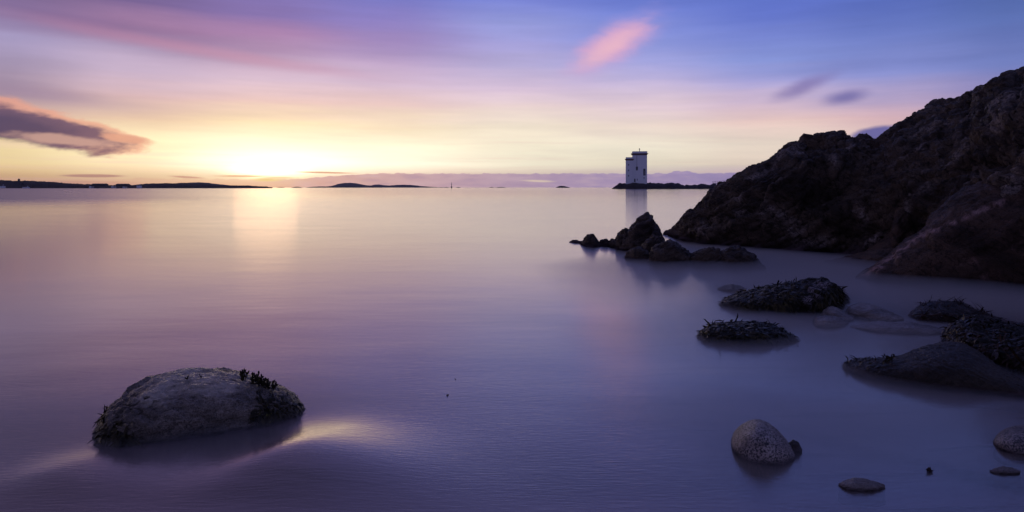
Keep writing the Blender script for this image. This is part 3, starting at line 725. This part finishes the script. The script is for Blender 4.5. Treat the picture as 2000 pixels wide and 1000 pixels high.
# big pale boulder, left foreground
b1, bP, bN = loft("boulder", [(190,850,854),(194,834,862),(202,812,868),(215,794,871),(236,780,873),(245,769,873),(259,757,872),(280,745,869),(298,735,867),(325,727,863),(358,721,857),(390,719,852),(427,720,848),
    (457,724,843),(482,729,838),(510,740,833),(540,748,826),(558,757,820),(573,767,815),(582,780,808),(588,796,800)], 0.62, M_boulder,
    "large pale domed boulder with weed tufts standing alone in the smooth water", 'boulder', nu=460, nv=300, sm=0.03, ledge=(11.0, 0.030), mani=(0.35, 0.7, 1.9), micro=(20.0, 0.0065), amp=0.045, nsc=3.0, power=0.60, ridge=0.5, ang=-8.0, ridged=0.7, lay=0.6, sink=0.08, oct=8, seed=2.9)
def surf_at(P, sx, sy):
    s_x = 1000 + F * P[..., 0] / P[..., 1]; s_y = HY + F * (H - P[..., 2]) / P[..., 1]
    jm = P.shape[1] // 2 + 6
    d = (s_x[:, :jm] - sx) ** 2 + (s_y[:, :jm] - sy) ** 2
    k = np.unravel_index(np.argmin(d), d.shape); return P[k]
rngw = random.Random(3)
for sx, sy, cnt, hh, sp, sd in [(487,732,8,0.030,0.022,1),(503,738,12,0.032,0.024,2),(520,746,12,0.026,0.020,3),(534,751,7,0.024,0.012,4)]:
    tuft("seaweed_tuft", surf_at(bP, sx, sy), b1, M_weed, cnt, hh, sp, sd, 0.011)
tuft("seaweed_tuft", surf_at(bP, 364, 717), b1, M_weed, 3, 0.020, 0.008, 9, 0.006)
tuft("seaweed_tuft", surf_at(bP, 395, 716), b1, M_weed, 2, 0.012, 0.008, 12, 0.005)
weed_on(bP, bN, b1, M_weed, 1500, 0.05, 0.008, lambda sx, sy, a, b: 1.0 if (sx > 498 and sy > 752 + (560 - sx) * 0.15 and b < 0.6) else 0.0, rngw, 0.25, 0.9, 0.0, label="dark weed draped over the low right end of the boulder")
weed_on(bP, bN, b1, M_weed, 900, 0.05, 0.008, lambda sx, sy, a, b: 1.0 if (sx < 255 and sy > 800 and sy > 805 + (sx - 220) * 0.6) else 0.0, rngw, 0.2, 0.9, -0.01, label="dark weed hanging from the low left end of the boulder")
sl, _, _ = loft("stone", [(196,862,866),(205,848,872),(218,842,874),(232,846,875),(242,862,872)], 0.10, M_pale, "small smooth stone half sunk against the left foot of the big pale boulder", 'stone', nu=50, nv=40, amp=0.08, power=0.6, sink=0.04, seed=3.0)

# weed-covered rocks
rA, pA, nA_ = loft("weedy_rock", [(1408,592,596),(1418,583,602),(1440,574,608),(1470,566,612),(1500,559,614),(1530,554,616),(1555,550,617),(1580,548,617),(1605,546,615),(1622,551,612),(1636,560,606),(1646,571,598),(1655,582,590)],
    0.75, M_wrack, "long weed-covered rock with a bare grooved patch near its high end", 'rock', nu=200, nv=110, amp=0.10, nsc=2.6, power=0.6, ang=22.0, strat=1.6, ridged=0.8, sink=0.1, oct=7, seed=6.0, lump=1.6)
mark(rA, pA, [(1572, 585), (1592, 566), (1612, 552)], 16.0, 2.0, 500.0)
def regA(sx, sy, a, b):
    if 1568 < sx + (sy - 560) * 0.5 < 1614 and sy > 550: return 0.03
    if 1422 < sx < 1452 and 588 < sy < 600: return 0.0
    return 1.0
weed_on(pA, nA_, rA, M_weed, 6500, 0.06, 0.010, regA, random.Random(21), 0.25, 0.9, 0.012, gaps=-0.10)
rB, pB, nB_ = loft("weedy_rock", [(1366,654,658),(1376,643,664),(1390,635,669),(1410,631,672),(1440,629,674),(1475,629,675),(1505,634,674),(1525,642,672),(1542,653,670),(1556,662,667)],
    0.5, M_wrack, "small round-backed rock wholly covered in dark weed", 'rock', nu=140, nv=90, amp=0.10, nsc=2.4, power=0.6, ang=10.0, ridged=0.6, sink=0.1, oct=7, seed=7.0, lump=1.8)
weed_on(pB, nB_, rB, M_weed, 5000, 0.055, 0.010, None, random.Random(22), 0.3, 0.9, 0.006, gaps=-0.10)
rC, pC, nC_ = loft("weedy_rock", [(1774,614,617),(1786,605,622),(1800,597,626),(1815,591,628),(1840,588,630),(1870,591,631),(1895,600,631),(1915,610,631),(1960,624,636),(2020,636,645),(2080,650,655)],
    0.5, M_slate, "low pale slab strewn with red-brown weed stalks behind the weed heap", 'rock', nu=170, nv=80, amp=0.14, nsc=1.8, power=0.6, ang=-12.0, ridged=0.8, sink=0.08, oct=6, seed=9.0)
weed_on(pC, nC_, rC, M_redweed, 1500, 0.10, 0.006, lambda sx, sy, a, b: 0.9 if sx < 1925 and sx > 1800 else 0.08, random.Random(23), 0.2, 0.5, 0.004)
rD, pD, nD_ = loft("weedy_rock", [(1840,664,668),(1848,648,678),(1862,632,690),(1880,622,700),(1905,617,710),(1940,625,722),(1975,635,732),(2010,642,740),(2070,650,752),(2130,680,760),(2180,730,755)],
    0.8, M_wrack, "dark heap of red-brown weed over a rock beside the smooth sloping rock", 'rock', nu=200, nv=110, amp=0.10, nsc=2.4, power=0.6, ang=-15.0, ridged=0.6, sink=0.1, oct=7, seed=10.0, lump=1.8)
weed_on(pD, nD_, rD, M_redweed, 6500, 0.06, 0.010, None, random.Random(24), 0.25, 0.9, 0.01, gaps=-0.10)
rE, pE, nE_ = loft("sloping_rock", [(1648,713,718),(1658,705,726),(1680,702,736),(1710,700,744),(1740,699,750),(1762,694,753),(1785,684,756),(1810,675,759),(1835,670,762),(1855,668,764),(1880,671,766),(1900,680,768),
    (1925,697,770),(1950,716,772),(1975,731,775),(2005,748,780),(2040,765,788),(2070,782,792)], 0.62, M_smooth, "smooth dark hump-backed rock with weed on its low left end", 'rock',
    nu=340, nv=170, sm=0.04, micro=(14.0, 0.007), amp=0.05, nsc=2.8, power=0.62, ang=-32.0, strat=1.8, ridged=0.7, sink=0.08, oct=7, seed=12.0)
weed_on(pE, nE_, rE, M_weed, 1100, 0.04, 0.007, lambda sx, sy, a, b: 1.0 if sx < 1750 and sy < 716 else 0.0, random.Random(25), 0.35, 0.8, 0.006)
tuft("seaweed_tuft", surf_at(pE, 1733, 703), rE, M_weed, 6, 0.025, 0.02, 31, 0.009)

for st, T, mt, lab, sd in [
  ([(1602,614,617),(1607,603,620),(1618,597,622),(1632,600,625),(1650,610,628),(1668,620,628)], 0.28, M_pale, "small pale stone beside the bare end of the long weedy rock", 1.1),
  ([(1588,626,632),(1595,619,638),(1612,617,641),(1632,618,641),(1646,622,639),(1656,630,634)], 0.22, M_pale, "flat-topped stone with a dark front, lowest of the pale stones", 2.1),
  ([(1650,608,613),(1660,597,619),(1678,591,623),(1700,594,626),(1722,602,628),(1745,612,628),(1765,621,626)], 0.35, M_pale, "long pale stone sloping into the milky shallows", 3.1),
  ([(1660,637,639),(1690,633,646),(1715,627,650),(1745,631,652),(1780,628,654),(1820,637,655),(1860,648,651)], 0.45, M_pale, "broad pale stone just breaking the surface by the weed heap", 4.1),
  ([(1402,563,566),(1415,557,569),(1430,555,571),(1445,558,571),(1458,564,569)], 0.3, M_slate, "small dark stone awash beyond the long weedy rock", 5.1),
  ([(1533,878,881),(1539,866,885),(1549,860,887),(1559,864,887),(1566,877,884)], 0.06, M_slate, "little blackish stone against the right side of the granite cobble", 7.1),
  ([(1638,946,948),(1650,939,954),(1668,934,958),(1690,936,959),(1710,942,958),(1728,948,953)], 0.10, M_pale, "flat pale stone nearly covered by water, nearer than the speckled cobble", 8.1),
  ([(1934,920,922),(1946,914,925),(1960,911,926),(1978,914,926),(1992,921,924)], 0.05, M_pale, "thin sliver of pale stone below the half-seen cobble", 9.1)]:
    loft("stone", st, T, mt, lab, 'stone', nu=110, nv=80, sm=0.08, micro=(16.0, 0.004), amp=0.16, nsc=1.8, power=0.55, ang=12.0, ridged=0.4, sink=0.05, oct=5, seed=sd)
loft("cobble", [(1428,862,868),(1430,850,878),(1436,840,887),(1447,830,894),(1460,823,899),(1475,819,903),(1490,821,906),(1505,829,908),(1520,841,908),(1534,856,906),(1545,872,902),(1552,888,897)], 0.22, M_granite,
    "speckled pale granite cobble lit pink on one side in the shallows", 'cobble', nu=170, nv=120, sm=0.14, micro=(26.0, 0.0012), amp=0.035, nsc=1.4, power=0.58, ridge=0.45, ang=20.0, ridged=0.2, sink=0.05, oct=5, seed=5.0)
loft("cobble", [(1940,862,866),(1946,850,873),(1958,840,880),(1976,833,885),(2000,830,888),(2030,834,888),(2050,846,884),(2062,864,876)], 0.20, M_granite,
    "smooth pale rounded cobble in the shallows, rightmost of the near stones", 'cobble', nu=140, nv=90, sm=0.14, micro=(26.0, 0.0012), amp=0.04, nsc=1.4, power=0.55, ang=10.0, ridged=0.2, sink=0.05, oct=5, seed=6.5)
def drift(name, px, py, s, mat, label, seed):
    d = H * F / (py - HY)
    o = tuft(name, ((px - 1000) / F * d, d, -0.004), None, mat, 5, s, s * 0.5, seed, s * 0.45)
    tag(o, label, 'seaweed')
drift("seaweed_sprig", 1815, 922, 0.015, M_redweed, "small dark sprig of weed poking up between the shallow stones", 41)
drift("seaweed_sprig", 890, 741, 0.008, M_weed, "tiny weed tip breaking the open water, the farther of two", 42)
drift("seaweed_sprig", 874, 772, 0.008, M_weed, "tiny weed tip breaking the open water, the nearer of two", 43)

# ---------------------------------------------------------------- far land
def land(name, prof, d0, thick, mat, label, rough=0.4, nu=None, seed=0.0, kind='structure', nsc=0.35, foot=0.0):
    """a strip of real land: crest profile by bearing, placed d0 metres out, thick metres deep"""
    prof = np.array(prof, float)
    nu = nu or int((prof[-1, 0] - prof[0, 0]) * 1.6) + 12
    px = np.linspace(prof[0, 0], prof[-1, 0], nu); top = np.interp(px, prof[:, 0], prof[:, 1])
    nv = 22; P = np.zeros((nu, nv, 3))
    mpp = d0 / F
    zc = np.maximum(H + (HY - top) * (d0 + thick * 0.45) / F, 0.0)
    e = np.clip(np.minimum(px - px[0], px[-1] - px) * mpp / (thick * 0.5), 0.05, 1)
    for j in range(nv):
        t = j / (nv - 1)
        dd = d0 + thick * (0.45 + (t - 0.45) * e)
        s = math.sin(pi * min(max(t / 0.9, 0), 1)) if t < 0.45 else math.cos((t - 0.45) / 0.55 * pi / 2)
        P[:, j, 0] = (px - 1000) / F * dd; P[:, j, 1] = dd; P[:, j, 2] = zc * max(s, 0) ** 0.6 - (0.6 if j in (0, nv - 1) else 0)
    q = np.stack([P[..., 0], P[..., 1], P[..., 2] + seed], -1) * nsc / mpp / 6
    P[..., 2] += fbm(q, 5, 0.6) * rough * mpp * (np.clip(P[..., 2] / (2 * mpp), 0, 1))
    o = mesh(name, P.reshape(-1, 3), grid_faces(nu, nv), mat)
    tag(o, label, None, None, kind)
    return o, P
land("headland", [(-60,350),(-20,351),(0,352),(15,352.5),(30,354),(50,353),(80,354.5),(110,356),(128,358),(160,359.5),(190,361),(215,362),(235,362),(262,361.5),(280,359.5),(300,358.5),(330,358),(345,358.5),(365,358.2),(380,360),
   (400,360),(415,361),(430,363),(450,362.5),(470,362.5),(490,363),(505,364),(520,364.5),(532,366.3)], 620, 260, M_land, "low dark shore across the bay with a memorial tower and cottages on it", 2.0, 1000, 1.0, nsc=0.9)
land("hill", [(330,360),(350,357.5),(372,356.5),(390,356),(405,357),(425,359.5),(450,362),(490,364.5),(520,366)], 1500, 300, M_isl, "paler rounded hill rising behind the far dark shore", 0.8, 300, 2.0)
land("skerry", [(540,366.2),(548,365.4),(556,366.2)], 1700, 60, M_land, "small dark skerry just off the tip of the far shore", 0.4, 30, 3.0)
land("skerry", [(568,366.3),(575,365),(582,364.8),(590,366.2)], 1700, 60, M_land, "low dark skerry between the far shore and the hilly island", 0.4, 30, 3.4)
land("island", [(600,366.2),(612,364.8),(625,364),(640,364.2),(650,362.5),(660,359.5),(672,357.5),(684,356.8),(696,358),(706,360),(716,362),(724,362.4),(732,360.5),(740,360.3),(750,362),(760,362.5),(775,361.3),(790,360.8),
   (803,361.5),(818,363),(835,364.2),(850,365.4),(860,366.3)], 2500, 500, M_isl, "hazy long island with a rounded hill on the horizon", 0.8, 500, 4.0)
land("island", [(596,366.4),(610,364.9),(640,364.9),(660,365.2),(700,364.8),(730,365.2),(752,366.3)], 2100, 200, M_land, "dark low rocky strip in front of the hazy long island", 0.8, 260, 4.6)
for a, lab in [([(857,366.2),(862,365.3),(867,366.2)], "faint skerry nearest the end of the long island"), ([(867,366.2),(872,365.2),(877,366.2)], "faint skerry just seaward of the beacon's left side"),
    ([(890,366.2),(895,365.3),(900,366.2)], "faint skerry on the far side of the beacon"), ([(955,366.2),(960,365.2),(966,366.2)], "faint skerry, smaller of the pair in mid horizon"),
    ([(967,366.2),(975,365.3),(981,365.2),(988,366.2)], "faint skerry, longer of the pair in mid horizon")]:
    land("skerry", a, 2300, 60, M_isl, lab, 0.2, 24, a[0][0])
land("skerry", [(1086,366.3),(1091,363.8),(1096,363.0),(1103,363.4),(1109,365),(1113,366.3)], 1500, 60, M_land, "dark whale-backed skerry alone on the horizon left of the lighthouse", 0.3, 40, 7.0)

isl_prof = [(1194,369),(1199,366),(1204,362),(1209,358.5),(1216,357.8),(1222,358.5),(1230,357.5),(1236,355.8),(1240,356.2),(1250,357.5),(1262,358),(1268,356.8),(1274,357.3),(1280,358),(1286,357.6),(1296,359),(1305,357.8),(1312,357),
  (1318,358.5),(1325,358),(1331,361),(1337,362.5),(1341,360.8),(1350,362),(1356,360.5),(1362,361.5),(1369,358.5),(1378,360.5),(1386,361.5),(1392,359),(1398,359),(1403,364),(1410,365),(1416,362),(1440,358),(1500,357),(1600,360)]
land("islet", isl_prof, 392, 26, M_islet, "low jagged dark rocks carrying the white lighthouse", 1.6, 900, 5.0, nsc=0.8)

# ---------------------------------------------------------------- lighthouse
LD = 400.0; S = LD / F
LAZ = math.atan((1249.8 - 1000) / F)
lh = empty("lighthouse", ((1249.8 - 1000) * S, LD, H + (HY - 357.5) * S), -LAZ + R(3))
tag(lh, "white square lighthouse with a lower stair tower on its left standing on rocks", 'lighthouse')
def lx(px): return (px - 1249.8) * S
def lz(py): return (357.5 - py) * S
D1 = 8.0
box("tower_wall", lx(1236.0), lx(1263.6), 0, D1, -3.0, lz(303.2), M_white, lh)
box("cornice", lx(1236.4), lx(1263.2), 0.12, D1 - .12, lz(303.2), lz(299.4), M_band, lh, (0.95, 0.95))
def parapet(x0, x1, y0, y1, z0, z1, t=0.35):
    mb = MB(); mb.box(x0, x1, y0, y0 + t, z0, z1); mb.box(x0, x1, y1 - t, y1, z0, z1); mb.box(x0, x0 + t, y0 + t, y1 - t, z0, z1); mb.box(x1 - t, x1, y0 + t, y1 - t, z0, z1)
    return mb.build("parapet", M_white, lh)
parapet(lx(1235.6), lx(1264.0), -0.05, D1 + .05, lz(299.4), lz(295.4))
box("roof", lx(1236.4), lx(1263.2), 0.4, D1 - .4, lz(299.4), lz(298.2), M_white, lh)
mb = MB(); cx = lx(1249.7); mb.tube((cx, 3.5, lz(298.2)), (cx, 3.5, lz(289.0)), 0.22, 0.16, 8); mb.tube((cx, 3.5, lz(291.5)), (cx, 3.5, lz(289.6)), 0.34, 0.34, 8); mb.build("lamp_post", M_iron, lh)
y0 = -0.5
box("stair_tower", lx(1222.8), lx(1235.98), y0, 3.8, -3.0, lz(313.4), M_white, lh)
box("cornice", lx(1223.0), lx(1236.6), y0 + .1, 3.7, lz(313.4), lz(310.2), M_band, lh, (0.62, 0.62))
parapet(lx(1222.8), lx(1235.9), y0, 3.8, lz(310.2), lz(307.0), 0.3)
box("roof", lx(1223.5), lx(1235.0), y0 + .4, 3.4, lz(310.2), lz(309.2), M_white, lh)
def win(px, py, w, h, y, name="window", mat=None, frame=True):
    x, z = lx(px), lz(py); w *= S; h *= S
    o = box(name, x - w / 2, x + w / 2, y - 0.06, y + 0.02, z - h / 2, z + h / 2, mat or M_dark, lh)
    return o
for py in (321.8, 332.8, 343.2): win(1228.0, py, 1.5, 2.8, y0)
w1 = win(1244.0, 328.6, 3.8, 6.2, 0); box("blind", lx(1243.5), lx(1244.6), -0.10, -0.06, lz(330.6), lz(326.6), M_reveal, w1)
mb = MB(); mb.box(lx(1243.1), lx(1244.9), -0.05, 0.02, lz(333.2), lz(331.7)); mb.build("sill", M_dark, lh)
w2 = win(1258.4, 336.2, 4.3, 13.0, 0); box("blind", lx(1257.4), lx(1259.4), -0.10, -0.06, lz(341.3), lz(333.5), M_reveal, w2)
win(1257.7, 347.5, 1.6, 3.2, 0, "window", M_reveal)
win(1244.7, 350.8, 1.3, 3.2, 0)
dr_ = win(1240.0, 352.3, 2.6, 6.4, 0, "door")
mb = MB(); mb.box(lx(1243.7), lx(1244.2), -0.12, 0.0, lz(325.6), lz(303.4)); mb.build("drainpipe", M_iron, lh)

# footbridge behind the end of the islet
fb = empty("footbridge", (W(1392, 358.4, 396.0)[0], 396.0, W(1392, 358.4, 396.0)[2]), 0.0)
tag(fb, "slender grey footbridge with a railing linking the islet to the headland", 'footbridge')
mb = MB(); mb.tube((0, 0, 0), (11.0, 0, 0.7), 0.16, 0.16, 4); mb.build("deck", M_iron, fb)
mb = MB(); mb.tube((-0.4, 0, 1.15), (11.0, 0, 1.9), 0.07, 0.07, 4); mb.tube((-0.4, 0, 0.65), (11.0, 0, 1.4), 0.05, 0.05, 4); mb.build("handrail", M_iron, fb)
post = None
for k in range(9):
    x = 0.2 + k * 1.3
    if post is None:
        mb = MB(); mb.tube((0, 0, 0), (0, 0, 1.2), 0.06, 0.06, 4); post = mb.build("post", M_iron, fb); p = post
    else:
        p = post.copy(); COL.objects.link(p); p.parent = fb
    p.location = (x, 0, 0.05 + x * 0.064)

# memorial tower, cottages, beacon
d = 700.0; s = d / F
mt = empty("memorial_tower", ((37 - 1000) * s, d, H + (HY - 362) * s))
tag(mt, "squat dark stone memorial tower on the crest of the far shore", 'tower')
mb = MB(); mb.box(-2.6, 2.6, -2.6, 2.6, -3, 4.3); mb.box(-3.2, 3.2, -3.2, 3.2, -3, 0.6); mb.build("tower_wall", M_tower, mt)
box("cornice", -2.9, 2.9, -2.9, 2.9, 4.3, 4.7, M_tower, mt)
mb = MB(); mb.tube((0, 0, 4.7), (0, 0, 6.3), 1.1, 1.0, 8); mb.tube((0, 0, 6.3), (0, 0, 7.1), 1.3, 0.2, 8); mb.build("turret", M_tower, mt)
def cottage(px, py, w, dep, h, rh, label, d=600.0, name="cottage", group="cottages along the far shore", wall=M_white, chim=True):
    s = d / F
    o = empty(name, ((px - 1000) * s, d, H + (HY - py) * s - 0.2))
    tag(o, label, 'house', group)
    box("wall", -w / 2, w / 2, -dep / 2, dep / 2, -1.0, h, wall, o)
    v = [(-w / 2 - .2, -dep / 2 - .2, h), (w / 2 + .2, -dep / 2 - .2, h), (w / 2 + .2, dep / 2 + .2, h), (-w / 2 - .2, dep / 2 + .2, h), (-w / 2 - .1, 0, h + rh), (w / 2 + .1, 0, h + rh)]
    rf = mesh("roof", v, [(0, 1, 5, 4), (2, 3, 4, 5), (0, 4, 3), (1, 2, 5), (0, 3, 2, 1)], M_roof, o, False)
    if chim: box("chimney", w / 2 - 0.9, w / 2 - 0.2, -.35, .35, h + rh - .7, h + rh + 0.5, wall, rf)
    return o
cottage(195, 361.0, 12.5, 5, 0.5, 0.9, "long dark-roofed shed, the longer of two on the far shore", chim=False, wall=M_tower, name="shed", group="sheds on the far shore")
cottage(240, 361.6, 10.5, 5, 0.6, 0.9, "long dark-roofed shed, the shorter of two on the far shore", chim=False, wall=M_tower, name="shed", group="sheds on the far shore")
cottage(179, 365.2, 2.0, 4, 1.1, 0.7, "small pale cottage under the longer shed roof")
cottage(244, 364.8, 2.0, 4, 1.1, 0.7, "pale cottage below the shorter shed roof")
cottage(272, 364.6, 2.6, 4, 1.3, 0.8, "pale cottage at the edge of the dark woods")
cottage(222, 364.4, 2.2, 4, 0.8, 0.6, "dim white cottage between the two shed roofs")
cottage(4, 364.6, 3.4, 4, 0.8, 0.7, "pale low cottage at the left edge below the memorial tower")
cottage(51, 366.0, 4.0, 4, 0.5, 0.5, "low grey-white cottage by the water under the memorial tower")
d = 900.0; s = d / F
bc = empty("beacon", ((882 - 1000) * s, d, 0.0)); tag(bc, "slim dark navigation beacon standing on the horizon near the long island", 'beacon')
mb = MB(); mb.tube((0, 0, -1), (0, 0, 2.6), 1.1, 0.7, 8); mb.build("base", M_tower, bc)
mb = MB(); mb.tube((0, 0, 2.6), (0, 0, 8.2), 0.32, 0.22, 6); mb.build("pole", M_iron, bc)
mb = MB(); mb.tube((0, 0, 4.6), (0, 0, 5.6), 0.6, 0.6, 6); mb.build("topmark", M_iron, bc)

# air over the bay
def haze():
    m, gg, out = new_mat("sea_air")
    v = gg.n.new('ShaderNodeVolumePrincipled'); v.inputs['Density'].default_value = 0.00012
    v.inputs['Color'].default_value = (0.92, 0.90, 0.95, 1)
    gg.l.new(v.outputs[0], out.inputs['Volume'])
    o = box("haze", -3300, 3300, -3300, 3300, -14, 60, m)
    o['kind'] = 'stuff'; o['label'] = "thin sea air that pales the distant islands"
haze()
def mist(x, y, rx, ry, h, dens, label):
    m, gg, out = new_mat("sea_mist")
    v = gg.n.new('ShaderNodeVolumePrincipled'); v.inputs['Density'].default_value = dens
    v.inputs['Color'].default_value = (0.90, 0.90, 0.97, 1)
    gg.l.new(v.outputs[0], out.inputs['Volume'])
    vs = []; fs = []; n1, n2 = 48, 24
    for i in range(n2 + 1):
        a = pi * i / n2; rad = math.sin(a)
        for k in range(n1):
            b = 2 * pi * k / n1; w = 1 + 0.12 * math.sin(3 * b + x) + 0.08 * math.sin(5 * b)
            vs.append((x + rx * w * rad * math.cos(b), y + ry * w * rad * math.sin(b), h * (1 - rad * rad) ** 1.6 * (1 if a < pi / 2 else -1)))
    for i in range(n2):
        for k in range(n1):
            fs.append((i * n1 + k, (i + 1) * n1 + k, (i + 1) * n1 + (k + 1) % n1, i * n1 + (k + 1) % n1))
    o = mesh("mist", vs, fs, m); o['kind'] = 'stuff'; o['label'] = label
mist(3.0, 7.0, 2.9, 3.6, 0.10, 1.3, "low milky spray mist round the rocks at the foot of the headland")
mist(1.95, 3.7, 1.9, 1.6, 0.045, 2.4, "thin milky wash round the weedy rocks")
mist(1.05, 2.5, 0.9, 0.6, 0.030, 3.0, "thin milky wash round the speckled cobble")
mist(-1.25, 2.55, 1.0, 0.7, 0.050, 1.3, "thin milky wash round the lone pale boulder")
